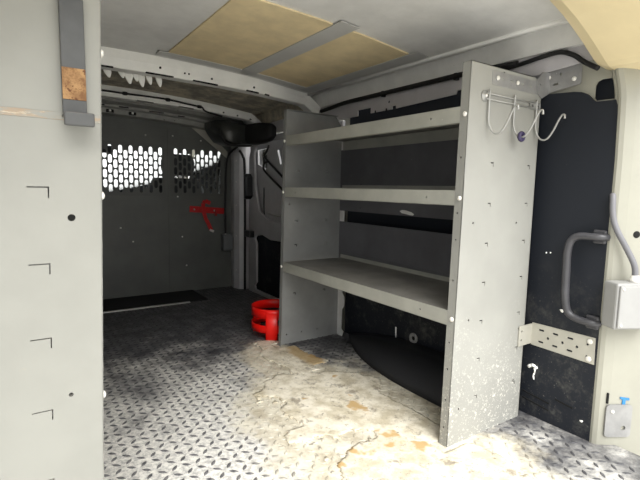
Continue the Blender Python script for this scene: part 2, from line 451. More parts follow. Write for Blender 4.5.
# painted body behind and around the lining
mb = MB()
mb.plate((XR+.018, 0, 0), (0,1,0), (0,0,1), [(.668,-.05),(2.0,-.05),(2.0,1.30),(.655,1.30)], [[(.662,1.09),(.735,1.091),(.741,1.10),(.741,1.138),(.735,1.149),(.722,1.154),(.695,1.154),(.682,1.145),(.672,1.13),(.662,1.105)]], .004)
mb.plate((XR+.06, 0, 0), (0,1,0), (0,0,1), [(.68,-.05),(3.5,-.05),(3.5,1.45),(.68,1.45)], [rect(2.4,.88,3.30,1.13)], .01, 1)
mb.box((XR+.02,1.9,-.05),(XR+.058,2.06,1.30)); mb.box((XR+.03,1.98,1.16),(XR+.058,3.45,1.32)); mb.box((XR+.03,3.21,-.05),(XR+.058,3.45,1.32))
struct(mb, 'wall_right.001', [M['white'], M['black']])
mb = MB()
mb.box((XL-.02, .655, 0), (XL, YB, 1.24), 0); mb.box((XL-.06, .6, -.05), (XL-.03, YB+.2, 1.45), 1)
struct(mb, 'wall_left', [M['black'], M['white']])

# rear pillar (jamb) right and left: curved painted strip from the lining edge out to the body corner
jp = [(1.533,.668),(1.519,.660),(1.517,.652),(1.522,.640),(1.545,.622),(1.60,.588),(1.66,.550),(1.70,.50),(1.71,.44)]
def jamb(s, name):
    X = (lambda x: x) if s > 0 else (lambda x: 2*XC-x)
    mb = MB(); secs = []
    for z in (-.08, .3, .6, .9, 1.0, 1.05, 1.08, 1.10, 1.12, 1.14, 1.16, 1.2, 1.34):
        lean = -.02*max(0, (z-.9)/.4); q = max(0, min(1, (z-1.06)/.12)); fw = .019*q*q
        secs.append([(X(x+lean), y+fw, z) for x, y in jp]+[(X(x+lean+.012), y+fw+.014, z) for x, y in reversed(jp)])
    mb.loft(secs, 0, False)
    if s > 0:
        for px, py, z, r in ((1.575,.605,.68,.011),(1.566-.0125,.611,1.130,.006),(1.566-.008,.605,1.040,.006)):
            d = Vector((-.53,-.85,0)).normalized(); mb.lathe((px, py, z), d, [(0,-.004),(r,-.004),(r,.003),(0,.0031)], 14, 1)
        mb.box((1.535,.6225,.14), (1.541,.630,.175), 1, rot=Matrix.Rotation(-.6, 3, 'Z'))
        mb.tube([Vector((1.61+.022*math.cos(a),.581-.0+.0,.82+.03*math.sin(a)))+Vector((0,-.022*math.cos(a)*.6,0)) for a in [i*2*PI/24 for i in range(24)]], .003, 6, 0, True)
    return struct(mb, name, [M['white'], M['dark']], bevel=.003)
jamb(1, 'trim_7'); jamb(-1, 'trim_8')
# rear header over the door opening
hh = [(XC,1.345),(.9,1.335),(1.1,1.31),(1.2,1.292),(1.27,1.270),(1.33,1.245),(1.38,1.222),(1.42,1.202),(1.455,1.184),(1.48,1.174),(1.56,1.166)]
hp = [(2*XC-x, z) for x, z in reversed(hh[1:])]+hh
mb = MB(); loop = hp+[(x, z+.13) for x, z in reversed(hp)]
mb.loft([[(x, .47, z) for x, z in loop], [(x, .50, z-.004) for x, z in loop], [(x, .68, z) for x, z in loop], [(x, .715, z+.014) for x, z in loop]], 0, False)
struct(mb, 'trim_9', M['cream'])

# ------------------------------------------------------------------ cab beyond the bulkhead
mb = MB()
for nm, x in (('trim_11', XL-.04), ('trim_12', XR+.03)):
    mb = MB(); mb.box((x-.015, YB+.1, -.05), (x+.015, 4.75, .62))
    mb.loft([[(x-.02,4.40,1.36),(x+.02,4.40,1.36),(x+.02,4.46,1.36),(x-.02,4.46,1.36)],[(x-.02,5.02,.70),(x+.02,5.02,.70),(x+.02,5.10,.70),(x-.02,5.10,.70)]], sm=False)
    mb.box((x-.02, YB+.02, .5), (x+.02, YB+.14, 1.30)); struct(mb, nm, M['white'])
mb = MB(); mb.box((XL-.02, 5.02, -.05), (XR+.0, 5.1, .64))
struct(mb, 'wall_front', M['white'])
mb = MB(); mb.add([(XL,4.43,1.36),(XR,4.43,1.36),(XR,5.06,.66),(XL,5.06,.66)], [(0,1,2,3)]); struct(mb, 'window_1', M['glass'], fix=False)
mb = MB(); mb.add([(XR+.03,3.52,.62),(XR+.03,4.95,.62),(XR+.03,4.45,1.32),(XR+.03,3.52,1.30)], [(0,1,2,3)]); struct(mb, 'window_2', M['glass'], fix=False)
mb = MB(); mb.add([(XL-.03,3.52,.62),(XL-.03,4.95,.62),(XL-.03,4.45,1.32),(XL-.03,3.52,1.30)], [(0,1,2,3)]); struct(mb, 'window_3', M['glass'], fix=False)
dash = MB().loft([[(XL,y,z) for y, z in ((4.45,.0),(4.42,.55),(4.5,.66),(5.0,.66),(5.0,.0))], [(XR,y,z) for y, z in ((4.45,.0),(4.42,.55),(4.5,.66),(5.0,.66),(5.0,.0))]], sm=False)
tag(dash.obj('dashboard', M['blackp']), 'black dashboard across the cab, seen through the bulkhead holes', 'dashboard')

def cab_seat(x, label):
    t = thing('cab_seat', label, 'seat', (x, 3.85, 0))
    def rb(x0, x1, y0, y1, z0, z1, lean=0):
        mb = MB(); secs = []
        for k in range(7):
            f = k/6; z = z0+(z1-z0)*f; sh = 1-.25*abs(2*f-1)**3; w = (x1-x0)/2*sh; cx = (x0+x1)/2; d = (y1-y0)/2
            secs.append([(cx+w*math.copysign(abs(math.cos(a))**.6, math.cos(a)), (y0+y1)/2-lean*f+d*math.copysign(abs(math.sin(a))**.6, math.sin(a)), z) for a in [2*PI*i/20 for i in range(20)]])
        return mb.loft(secs)
    rb(x-.24, x+.24, 3.78, 4.25, .20, .36).obj('seat_cushion', M['seat'], t)
    rb(x-.24, x+.24, 3.72, 3.86, .30, .86, .10).obj('backrest', M['seat'], t)
    h = rb(x-.13, x+.13, 3.60, 3.70, .88, 1.045).obj('headrest', M['seat'], t)
    for d in (-.05, .05): MB().tube([(x+d, 3.66, .80), (x+d, 3.65, .95)], .007, 8).obj('headrest_post', M['alu'], h)
    MB().box((x-.2, 3.8, 0), (x+.2, 4.2, .22)).obj('seat_base', M['blackp'], t, .01)
    return t
cab_seat(1.10, 'dark cab seat seen through the right-hand bulkhead grille')
t = thing('seat_belt', 'black seat belt slanting behind the right bulkhead grille', 'seat belt', (1.36, 3.55, .5))
MB().tube(smooth([(1.46,3.55,1.12),(1.42,3.53,1.05),(1.385,3.52,.93),(1.372,3.52,.78),(1.368,3.52,.45),(1.39,3.52,.02)]), .016, 8).obj('webbing', M['blackr'], t)
MB().box((1.44,3.53,1.08), (1.50,3.58,1.16)).obj('guide_loop', M['blackp'], t, .006)
t = thing('rear_view_mirror', 'dark mirror hanging at the windscreen, upper left of the bulkhead grille', 'mirror', (.60, 4.35, 1.13))
MB().box((.48,4.33,1.07), (.75,4.36,1.135)).obj('mirror_housing', M['blackp'], t, .012)
MB().tube([(.615,4.36,1.12),(.615,4.42,1.36)], .010, 8).obj('mirror_stem', M['blackp'], t)

# ------------------------------------------------------------------ bulkhead partition
bk = thing('bulkhead_partition', 'dark grey metal bulkhead with two slotted window grilles', 'partition', (.62, YB, 0))
U, V_ = (1,0,0), (0,0,1)
def yb(d=0): return YB+d
GL = rect(.30,.725,.925,1.095); GR = rect(.965,.725,1.372,1.075)
MB().plate((0,yb(),0), U, V_, [(XL,.0),(.948,.0),(.948,1.215),(XL,1.215)], [GL], .004).obj('left_panel', M['bulk'], bk)
MB().plate((0,yb(),0), U, V_, [(.954,.0),(1.49,.0),(1.49,1.10),(1.30,1.215),(.954,1.215)], [GR], .004).obj('right_panel', M['bulk'], bk)
MB().plate((0,yb(.004),0), U, V_, [(XL,1.20),(1.49,1.20),(1.49,1.22),(1.3,1.28),(.62,1.34),(-.1,1.29),(XL,1.23)], [], .004).obj('header_panel', M['bulk'], bk)
MB().box((.935,YB+.005,.0), (.967,YB+.009,1.21)).obj('seam_strip', M['bulkgrille'], bk, .002)
def grille(x0, x1, name):
    holes = []; px = .0335; pz = .0670; k = 0; x = x1-.5*px
    while x > x0+.3*px:
        z0 = .775 if k % 2 == 0 else .775+pz/2
        n = 5 if k % 2 == 0 else 4
        for j in range(n):
            holes.append(slot(x, z0+j*pz, .0245, .057))
        x -= px; k += 1
    MB().plate((0,yb(.002),0), U, V_, rect(x0-.02,.715,x1+.02,1.105), holes, .003).obj(name, M['bulkgrille'], bk)
grille(.30, .917, 'window_grille'); grille(.975, 1.362, 'window_grille')
b0 = bolt_mb((.99,YB,1.16), (0,-1,0), .006, .004).obj('bolt', M['bolt'], bk)
for x, z in ((.80,1.15),(1.2,1.14),(.62,.5),(1.05,.42),(1.08,.2),(.70,.40),(1.02,.72)): repart(b0, bk, (x-.99, 0, z-1.16))
# triangular wing stiffener at the right top corner
MB().plate((0,YB-.02,0), (1,0,0), (0,0,1), [(1.09,1.255),(1.36,1.05),(1.405,1.015),(1.405,1.07),(1.19,1.262)], [], .003).obj('corner_gusset', M['galvl'], bk)

# red bottle bracket on the bulkhead
t = thing('bottle_bracket', 'red steel bracket with hanging strap screwed to the bulkhead', 'bracket', (1.23, YB-.01, .5))
mb = MB().plate((1.105,YB-.012,.628), (.9975,0,-.07), (.07,0,.9975), rect(0,-.022,.275,.024), [circ(.035,0,.006), circ(.10,0,.006), circ(.19,0,.006)], .004)
mb.box((1.30,YB-.05,.575), (1.305,YB-.012,.62)); mb.obj('mounting_bar', M['reddark'], t, .001)
mb = MB(); pts = [(1.262,.672),(1.222,.690),(1.205,.672),(1.205,.62),(1.222,.56),(1.25,.505),(1.268,.465)]
for (x0, z0), (x1, z1) in zip(pts, pts[1:]):
    d = Vector((x1-x0, 0, z1-z0)); nn = Vector((-d.z, 0, d.x)).normalized()*.014
    a, b = Vector((x0, YB-.02, z0)), Vector((x1, YB-.026, z1))
    mb.loft([[a-nn, a+nn, a+nn+Vector((0,-.004,0)), a-nn+Vector((0,-.004,0))], [b-nn, b+nn, b+nn+Vector((0,-.004,0)), b-nn+Vector((0,-.004,0))]], sm=False)
st = mb.obj('strap', M['reddark'], t); MB().box((1.252,YB-.034,.452), (1.288,YB-.024,.470), rot=Matrix.Rotation(.4,3,'Y')).obj('buckle', M['bolt'], st, .002)
for x in (1.14, 1.30): bolt_mb((x,YB-.012,.628-.07*(x-1.105)), (0,-1,0), .007, .005).obj('bolt', M['bolt'], t)

# ------------------------------------------------------------------ door pillar, sliding door, pod
mb = MB()
mb.loft([[(1.455,3.27,z),(1.50,3.25,z),(1.54,3.25,z),(1.54,3.40,z),(1.44,3.40,z),(1.432,3.32,z)] for z in (0,.3,.8,1.25)], 0, False)
for z in (.15,.42,.66,.84,1.0): mb.lathe((1.444,3.30,z), (-1,-.3,0), [(0,-.001),(.006,-.001),(.006,.003),(0,.004)], 10, 1)
struct(mb, 'trim_10', [M['door'], M['bolt']], bevel=.008)
t = thing('door_seal', 'black rubber seal running up the door pillar beside the bulkhead', 'seal', (1.46, 3.24, 0))
MB().tube(smooth([(1.488,3.238,.0),(1.488,3.238,.5),(1.485,3.238,.95),(1.47,3.236,1.03),(1.44,3.234,1.075)]), .010, 8).obj('rubber_strip', M['blackr'], t)

t = thing('sliding_door', 'grey sliding door with dark recess, behind the far end of the shelves', 'door', (1.53, 2.62, 0))
do = [(2.02,.0),(3.20,.0),(3.20,1.02),(3.15,1.13),(3.0,1.165),(2.02,1.172)]
win = [(2.10,.60),(2.75,.565),(2.90,.575),(3.03,.63),(3.09,.80),(3.12,1.04),(3.09,1.10),(2.95,1.12),(2.10,1.13)]
low = [(2.08,.03),(3.09,.03),(3.10,.06),(3.07,.09),(3.07,.38),(3.10,.42),(3.08,.44),(2.98,.455),(2.85,.43),(2.70,.435),(2.08,.45)]
fr = MB().plate((1.522,0,0), (0,1,0), (0,0,1), do[::-1], [win, low], .02).obj('door_frame', M['door'], t, .006)
h1 = [(2.955,.94),(2.99,.925),(3.05,.955),(3.105,.97),(3.112,1.075),(2.965,1.08),(2.955,1.0)]
h2 = [(2.735,.965),(2.765,.955),(2.808,1.055),(2.782,1.062)]
MB().plate((1.535,0,0), (0,1,0), (0,0,1), [(2.05,.5),(3.17,.5),(3.17,1.16),(2.05,1.16)][::-1], [h1, h2], .004).obj('inner_panel', M['door'], t)
MB().plate((1.534,0,0), (0,1,0), (0,0,1), [(2.05,.0),(3.15,.0),(3.15,.49),(2.05,.49)][::-1], [], .004).obj('lower_trim', M['black'], t)
MB().tube([(1.528,2.93,.615),(1.522,2.80,.605),(1.522,2.66,.608)], .006, 8).obj('pull_rod', M['alu'], t)
MB().add([(1.541,2.93,.9),(1.541,3.13,.9),(1.541,3.13,1.10),(1.541,2.93,1.10)], [(0,1,2,3)]).add([(1.541,2.72,.93),(1.541,2.82,.93),(1.541,2.82,1.08),(1.541,2.72,1.08)], [(0,1,2,3)]).obj('pane', M['glass'], t)
mb = MB().tube(smooth([(1.530,3.00,.80),(1.524,2.99,.66),(1.526,2.985,.60)]), .005, 8); mb.obj('stay_rod', M['blackr'], t)
MB().loft([[(1.455,3.14-dy,z),(1.51,3.13-dy,z),(1.51,3.20,z),(1.455,3.20,z)] for z, dy in ((.71,-.03),(.735,0),(.875,0),(.90,-.03))], 0, False).obj('pull_handle', M['blackp'], t, .012)
MB().box((1.46,3.10,.425),(1.505,3.20,.475)).obj('latch', M['blackp'], t, .006)
for pts in ([(1.531,2.93,1.10),(1.518,2.935,1.06),(1.516,2.965,1.03),(1.516,2.93,.995),(1.516,2.80,.925),(1.516,2.64,.84)],
            [(1.531,2.93,.985),(1.518,2.965,.975),(1.516,2.985,.945),(1.516,2.95,.91),(1.516,2.80,.835),(1.516,2.62,.75)]):
    MB().tube(smooth(pts), .008, 8).obj('cable', M['blackr'], t)

t = thing('overhead_pod', 'dark glossy plastic pod under the roof, right of the bulkhead', 'pod', (1.35, 3.12, 1.09))
secs = []
for x, z0, z1, y0, y1 in ((1.165,1.20,1.250,3.10,3.22),(1.185,1.165,1.258,3.05,3.225),(1.225,1.112,1.258,3.01,3.225),(1.29,1.092,1.252,2.99,3.225),(1.38,1.095,1.245,2.99,3.225),(1.47,1.10,1.24,3.0,3.225)):
    n = 16; cy, cz, ry, rz = (y0+y1)/2, (z0+z1)/2, (y1-y0)/2, (z1-z0)/2
    secs.append([(x, cy+ry*math.copysign(abs(math.cos(a))**.28, math.cos(a)), cz+rz*math.copysign(abs(math.sin(a))**.28, math.sin(a))) for a in [2*PI*i/n for i in range(n)]])
MB().loft(secs).obj('pod_shell', M['pod'], t)
secs = []
for y, x0, z0, z1 in ((3.10,1.36,1.105,1.24),(2.98,1.375,1.098,1.242),(2.86,1.40,1.10,1.24),(2.78,1.43,1.115,1.23),(2.75,1.455,1.14,1.21)):
    n = 16; cx_, cz, rx, rz = (x0+1.492)/2, (z0+z1)/2, (1.492-x0)/2, (z1-z0)/2
    secs.append([(cx_+rx*math.copysign(abs(math.cos(a))**.5, math.cos(a)), y, cz+rz*math.copysign(abs(math.sin(a))**.5, math.sin(a))) for a in [2*PI*i/n for i in range(n)]])
MB().loft(secs).obj('pod_tail', M['blackr'], t)
MB().tube(smooth([(1.18,2.99,1.19),(1.22,2.985,1.105),(1.30,2.98,1.085),(1.42,2.985,1.09)]), .007, 8).obj('edge_bead', M['blackr'], t)

t = thing('switch_box', 'small grey switch box on the door pillar below a black conduit', 'switch box', (1.385, 3.35, .33))
MB().box((1.35,3.33,.30),(1.43,3.385,.43)).obj('box_body', M['boxdark'], t, .006)
MB().box((1.358,3.326,.312),(1.422,3.332,.42)).obj('cover_plate', M['boxdark'], t, .003)
bolt_mb((1.372,3.345,.432),(0,0,1),.006,.006).obj('gland', M['bolt'], t)
o = MB().tube(smooth([(1.372,3.345,.437),(1.372,3.345,.7),(1.38,3.345,.95),(1.40,3.33,1.05),(1.43,3.25,1.10)]), .008, 8).obj('conduit', M['blackr'])
tag(o, 'black conduit running up the pillar from the small switch box', 'conduit')

# ------------------------------------------------------------------ roof items
def board(xa, xb, ya, yb, lb):
    return tag(roof_strip(ya, yb, .006, .0055, xa, xb).obj('insulation_board', M['tan']), lb, 'insulation board', 'tan boards on the roof skin')
board(1.03, 1.315, 1.35, 2.10, 'tan insulation board on the roof nearest the right shelves')
board(.60, .95, 1.35, 2.10, 'tan insulation board in the middle of the roof')
def tape(xa, xb, ya, yb, lb):
    return tag(roof_strip(ya, yb, .009, .0025, xa, xb).obj('tape_strip', M['tape']), lb, 'tape', 'silver tape on the roof')
tape(.95, 1.03, 1.30, 2.16, 'silver tape strip lengthwise on the roof between two tan boards')
tape(.56, 1.36, 2.10, 2.165, 'silver tape strip crosswise along the front edge of the tan boards')
tape(1.315, 1.375, 1.30, 2.165, 'silver tape strip lengthwise along the right edge of the tan board')
for i, (x, w, h_) in enumerate(((.388,.036,.034),(.448,.03,.028),(.478,.042,.050),(.510,.032,.034),(.535,.038,.056),(.572,.032,.040),(.617,.032,.044))):  # flattened white blobs in a row behind the nearer roof bow
    mb = MB(); z = zroof(x)-.075; secs = []
    for k in range(6):
        f = k/5; r = math.cos(f*1.35)
        secs.append([(x+w/2*r*math.cos(a)*(1 if f else .9)+.008*f, 2.338+.006*r*math.sin(a), z+.008-h_*f) for a in [2*PI*j/12 for j in range(12)]])
    tag(mb.loft(secs).obj('white_blob', M['matwhite']), 'white rounded sealant hanging behind the nearer roof bow', 'blob', 'white sealant shapes')
wz = lambda x: zroof(x)-.024-.030
pts = [(x,2.936,wz(x)+d) for x, d in ((.30,0),(.45,.001),(.60,.0),(.80,.006),(.95,.0),(1.03,-.002))]+[(1.05,2.937,1.306),(1.065,2.945,1.292),(1.10,2.962,1.284),(1.2,2.975,1.27)]
t = thing('roof_wire', 'black wire clipped along the front roof bow above the bulkhead', 'wire', (.75, 2.94, 1.30))
MB().tube(smooth(pts), .0055, 8).obj('wire', M['blackr'], t)
c0 = MB().lathe((.58,2.936,wz(.58)),(1,0,0),[(0,-.012),(.010,-.012),(.011,0),(.010,.012),(0,.012)],10).obj('clip', M['blackr'], t)
for x in (.83, 1.03): repart(c0, t, (x-.58, 0, wz(x)-wz(.58)+(.004 if x < 1 else -.002)))
t = thing('roof_edge_cable', 'black cable running along the roof edge above the right shelves', 'cable', (1.48, 1.5, 1.24))
MB().tube(smooth([(1.475,.98,1.245),(1.477,1.2,1.253),(1.477,1.5,1.253),(1.477,1.8,1.253),(1.47,1.96,1.25),(1.45,2.05,1.235),(1.44,2.14,1.225)]), .0105, 8).obj('cable', M['blackr'], t)
for y in (1.25, 1.68): MB().box((1.474,y-.008,1.238),(1.497,y+.008,1.266)).obj('clip', M['blackp'], t, .003)

# ------------------------------------------------------------------ shelving units
def knocks(cols, rows, w, h, gap):
    """punched tabs: L-shaped openings with the tab still in place"""
    holes = []
    for x in cols:
        for z in rows:
            x0, x1, z0, z1 = x-w/2, x+w/2, z-h/2, z+h/2
            holes.append([(x0,z1),(x0,z1-gap),(x1-gap,z1-gap),(x1-gap,z0),(x1,z0),(x1,z1)])
    return holes
def shelf_unit(name, label, s, lean, mats, near_holes, extra):
    """s=+1: right-hand unit, front edge at x=1.105 facing the aisle; s=-1: left-hand unit, mirrored"""
    X = (lambda x: x) if s > 0 else (lambda x: 1.232-x)
    pm, fm, sm_, bm_ = mats
    ya, yc, zt = .885, 1.977, 1.176
    xf, xb = 1.104, 1.478
    def sh(p): return Vector((X(p.x+(lean*(p.z-.6) if p.x < 1.3 else 0)), p.y, p.z))
    t = thing(name, label, 'shelving unit', (X((xf+xb)/2), (ya+yc)/2, 0))
    # near end panel with flanges
    out = [(xf,0),(xb,0),(xb,1.12),(1.44,zt),(xf,zt)]
    mb = MB().plate((0,ya,0), (1,0,0), (0,0,1), out, near_holes, .0025)
    fh = [circ(.013,z,.0035,8) for z in (.06,.15,.25,.335,.53,.655,.735,.90)]
    mb.plate((xf,ya+.03,0), (0,-1,0), (0,0,1), rect(0,0,.03,zt), fh, .0025)
    mb.box((xb-.0025,ya,0),(xb,ya+.03,1.12)); mb.box((xf,ya,zt-.002),(1.44,ya+.03,zt))
    near = mb.shear(sh).obj('end_panel', pm, t)
    # far end panel
    out = [(xf,0),(xb-.012,0),(xb-.012,1.12),(1.42,zt),(xf,zt)]
    mb = MB().plate((0,yc-.0025,0), (1,0,0), (0,0,1), out, knocks((1.19,1.37),(.26,.385,.51,.635,.76,.885),.016,.012,.004)+[circ(x,.05,.004,8) for x in (1.15,1.24,1.33)]+[circ(1.145,.72,.004,8)], .0025)
    mb.box((xf,yc-.028,0),(xf+.0025,yc,zt)); mb.box((xf,yc-.028,zt-.002),(1.42,yc,zt))
    mb.shear(sh).obj('end_panel', fm, t)
    # back upright strip with a notched edge at the far corner
    mb = MB().plate((xb-.013,0,0), (0,1,0), (0,0,1), [(1.93,.0),(1.975,.0),(1.975,1.1),(1.935,1.1),(1.935,.24),(1.915,.22),(1.915,.17),(1.935,.15),(1.935,.04),(1.915,.03)], [], .002).shear(sh)
    mb.obj('back_upright', M['roofw'], t)
    # shelves
    for k, (z, d) in enumerate(((1.050,.048),(.803,.046),(.434,.047))):
        mb = MB(); a, b = ya+.029, yc-.027
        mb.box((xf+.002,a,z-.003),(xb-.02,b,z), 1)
        lh = [circ(y, z-d*.5, .0035, 8) for y in (1.03, 1.85)]
        mb.plate((xf+.001,0,0), (0,-1,0), (0,0,1), rect(-b,z-d,-a,z), [[(-y,zz) for y, zz in h] for h in lh], .0025)
        mb.box((xf+.001,a,z-d),(xf+.018,b,z-d+.002)); mb.box((xb-.022,a,z),(xb-.02,b,z+.018)); mb.box((xb-.022,a,z-d),(xb-.02,b,z))
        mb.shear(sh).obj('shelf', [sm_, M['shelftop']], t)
    # back sheets: behind the top bay, the strip below the middle shelf, and the sheet of the bottom bay
    for z0, z1 in ((.805,1.004),(.686,.80),(.420,.628)):
        mb = MB().plate((xb-.017,0,0), (0,-1,0), (0,0,1), rect(-(yc-.004),z0,-(ya+.004),z1), [circ(-1.1,z0+.02,.004,8), circ(-1.8,z0+.02,.004,8)], .002)
        if z0 < .5: mb.box((xb-.021,ya+.03,z0+.035),(xb-.017,yc-.03,z0+.042))
        mb.shear(sh).obj('back_sheet', bm_, t)
    # bolts at the shelf corners
    def bolt(x, y, z, ax):
        q = sh(Vector((x,y,z))); bolt_mb(q, (ax[0]*s, ax[1], 0), .0075, .006).obj('bolt', M['bolt'], t)
    for z in (1.026,.78,.41):
        bolt(xf,ya+.012,z,(-1,0)); bolt(xf,yc-.013,z,(-1,0))
    extra(t, sh, near)
    return t

rows = [.135,.26,.385,.51,.635,.76,.885]
nh = knocks((1.232,1.434), rows, .015, .013, .0035)+[circ(x,z,.004,8) for x, z in ((1.16,.705),(1.385,.70),(1.17,.40),(1.15,.115),(1.43,.145),(1.26,1.163),(1.31,1.148),(1.44,.33))]
def ex_right(t, sh, near):
    # pale scuff on the strip under the middle shelf
    pts = [(1.515,.706),(1.50,.712),(1.475,.711),(1.44,.704),(1.424,.697),(1.430,.690),(1.45,.691),(1.48,.695),(1.50,.697)]
    o = MB().plate((1.4597,0,0), (0,-1,0), (0,0,1), [(-y, z) for y, z in pts], [], .0006).shear(lambda p: sh(Vector((p.x, p.y, p.z)))).obj('paint_scuff', M['bow'], t)
    o['label'] = 'pale scuff mark on the dark back strip'
shelf_unit('shelving_unit', 'grey three-shelf steel unit along the right side of the van', 1, .016, (M['panel'], M['farp'], M['shelf'], M['backp']), nh, ex_right)
# left unit: only its near end panel faces the camera; taller tabs
X = lambda x: 1.232-x
LC = X(.0315)
nhl = []
for z in (.785,.656,.527,.398,.27,.14):
    x0, x1 = LC-.016, LC+.0155           # mirrored: +x here is the camera's left
    zt_, zb_ = z+.0095, z-.0095
    g = .0020
    nhl.append([(x0,zt_),(x1,zt_),(x1,zt_-g),(x0+g,zt_-g),(x0+g,zb_),(x0,zb_)])
nhl += [circ(X(.080),.742,.0062,12), circ(X(.0755),.427,.004,10), circ(X(-.10),.6,.004,8)]
def ex_left(t, sh, near):
    mb = MB().box((-.245,.8840,.905),(.1338,.8856,.918)); mb.obj('peeling_seam', M['seam'], t, .001)
lu = shelf_unit('shelving_unit', 'pale grey end panel of the left shelving unit, close to the camera', -1, -.024, (M['panelL'], M['farp'], M['shelf'], M['backp']), nhl, ex_left)

# rusty strap hook on the left panel
t = thing('steel_hanger', 'dark steel hanger with rusty patch on the left grey panel', 'hanger', (.095, .88, .9))
MB().box((.076,.872,.912),(.112,.8805,1.10)).obj('strap', M['steel'], t, .0015)
MB().box((.0765,.8705,.938),(.1115,.8722,.989)).obj('rust_patch', M['rust'], t, .0006)
mb = MB(); fp = rrect(.074,.836,.119,.8805,.006)
mb.plate((0,0,.914), (1,0,0), (0,1,0), fp, [], .006); mb.box((.074,.834,.892),(.118,.840,.914)); mb.obj('foot', M['steel'], t, .0025)

# ------------------------------------------------------------------ right end panel fittings
# wire hook rack
hy = .885
t = thing('wire_hook_rack', 'chrome wire rack of three coat hooks on the right end panel', 'hook rack', (1.32, .87, .96))
mb = MB()
for z in (1.092, 1.076): mb.tube([(1.185,hy-.005,z),(1.46,hy-.005,z)], .0024, 8)
mb.obj('rail', M['wire'], t)
def hk(x):
    pts = [(x,hy-.007,1.104),(x,hy-.007,1.05),(x+.002,hy-.008,1.005),(x+.006,hy-.022,.977),(x+.010,hy-.042,.975),(x+.012,hy-.060,.998),(x+.012,hy-.076,1.030),(x+.012,hy-.086,1.046),(x+.012,hy-.094,1.047),(x+.012,hy-.096,1.035)]
    return MB().tube(smooth(pts), .0030, 8)
for x in (1.195, 1.322, 1.445):
    h = hk(x).obj('hook', M['wire'], t)
    if abs(x-1.322) < .01:
        MB().tube([(x+.006+.011*math.cos(a),hy-.034,.974+.011*math.sin(a)) for a in [2*PI*i/16 for i in range(16)]], .006, 8, 0, True).obj('rubber_ring', M['purple'], h)
e0 = MB().lathe((1.180,hy-.001,1.084),(0,-1,0),[(0,-.001),(.016,-.001),(.016,.003),(.006,.0035),(.006,.007),(0,.008)],16).obj('mounting_eye', M['wire'], t)
MB().plate((0,hy-.006,0), (1,0,0), (0,0,1), rrect(1.41,1.072,1.468,1.097,.006), [circ(1.424,1.084,.005,10), circ(1.456,1.084,.004,10)], .0025).obj('mounting_tab', M['wire'], t)
bolt_mb((1.18,hy-.004,1.084),(0,-1,0),.006,.006).obj('screw', M['bolt'], t)

# upper wall bracket: slotted strap on the end panel + plate on the body side
t = thing('wall_bracket', 'grey slotted steel bracket joining end panel top to the van body', 'bracket', (1.45, .86, 1.12), 'brackets tying the shelves to the body')
MB().plate((0,hy-.001,0), (1,0,0), (0,0,1), rrect(1.212,1.122,1.455,1.163,.004), [slot(x,1.143,.016,.008) for x in (1.262,1.312,1.365,1.412)], .0025).obj('slotted_strap', M['galv'], t)
# folded plate, near leg close to the panel then flat against the side
def wp(q): return q
mb = MB().plate((1.516,0,0), (0,-1,0), (0,0,1), [(-.905,1.132),(-.782,1.148),(-.778,1.156),(-.780,1.226),(-.788,1.236),(-.88,1.232),(-.93,1.218),(-.945,1.180)],
    [circ(-.845,1.19,.005,10), slot(-.80,1.222,.018,.007), slot(-.86,1.160,.018,.007), circ(-.90,1.20,.005,10), circ(-.80,1.167,.006,10), circ(-.90,1.165,.005,10), circ(-.852,1.222,.006,10)], .004)
mb.plate((0,hy-.004,0), (1,0,0), (0,0,1), [(1.44,1.165),(1.452,1.125),(1.475,1.112),(1.516,1.132),(1.516,1.20),(1.47,1.195)], [circ(1.46,1.155,.004,8)], .003)
mb.obj('folded_plate', M['galv'], t)
for y, z in ((.80,1.167),(.852,1.222),(.885,1.185)): bolt_mb((1.515,y,z),(-1,0,0),.007,.005).obj('screw', M['bolt'], t)
for x in (1.235, 1.337): bolt_mb((x,hy-.003,1.143),(0,-1,0),.007,.005).obj('screw', M['bolt'], t)

# lower wall bracket
t = thing('wall_bracket', 'pale slotted steel bracket low on the black side lining', 'bracket', (1.5, .8, .25), 'brackets tying the shelves to the body')
mb = MB().plate((1.516,0,0), (0,-1,0), (0,0,1), [(-.880,.262),(-.666,.258),(-.668,.345),(-.880,.342)],
    [slot(-y,z,.020,.007) for y in (.745,.795,.845) for z in (.322,.280)]+[circ(-y,.300,.005,8) for y in (.722,.77,.82)]+[circ(-.69,.278,.004,8),circ(-.69,.318,.004,8)], .004)
mb.plate((0,hy-.005,0), (1,0,0), (0,0,1), rect(1.440,.266,1.516,.338), [circ(1.455,.318,.005,8), circ(1.455,.286,.005,8)], .0035)
mb.obj('folded_plate', M['galvl'], t)
for z in (.330,.272): bolt_mb((1.515,.683,z),(-1,0,0),.009,.004).obj('screw', M['bolt'], t)

# grab handle on the lining
t = thing('grab_handle', 'scuffed black grab handle on the black rear side lining', 'handle', (1.49, .70, .40))
hp_ = smooth([(1.519,.658,.668),(1.500,.672,.668),(1.493,.697,.668),(1.490,.732,.666),(1.488,.754,.650),(1.487,.762,.610),(1.487,.761,.55),(1.487,.759,.48),(1.488,.752,.43),(1.490,.739,.408),(1.494,.712,.398),(1.500,.677,.395),(1.519,.660,.394)], 6)
MB().tube(hp_, [.0105+.002*math.sin(PI*i/(len(hp_)-1)) for i in range(len(hp_))], 12).obj('grip', M['handle'], t)
for z in (.668,.395): MB().box((1.508,.66,z-.022),(1.5195,.70,z+.022)).obj('mounting_foot', M['handle'], t, .006)
for y, z in ((.851,.58),(.838,.58)): pass

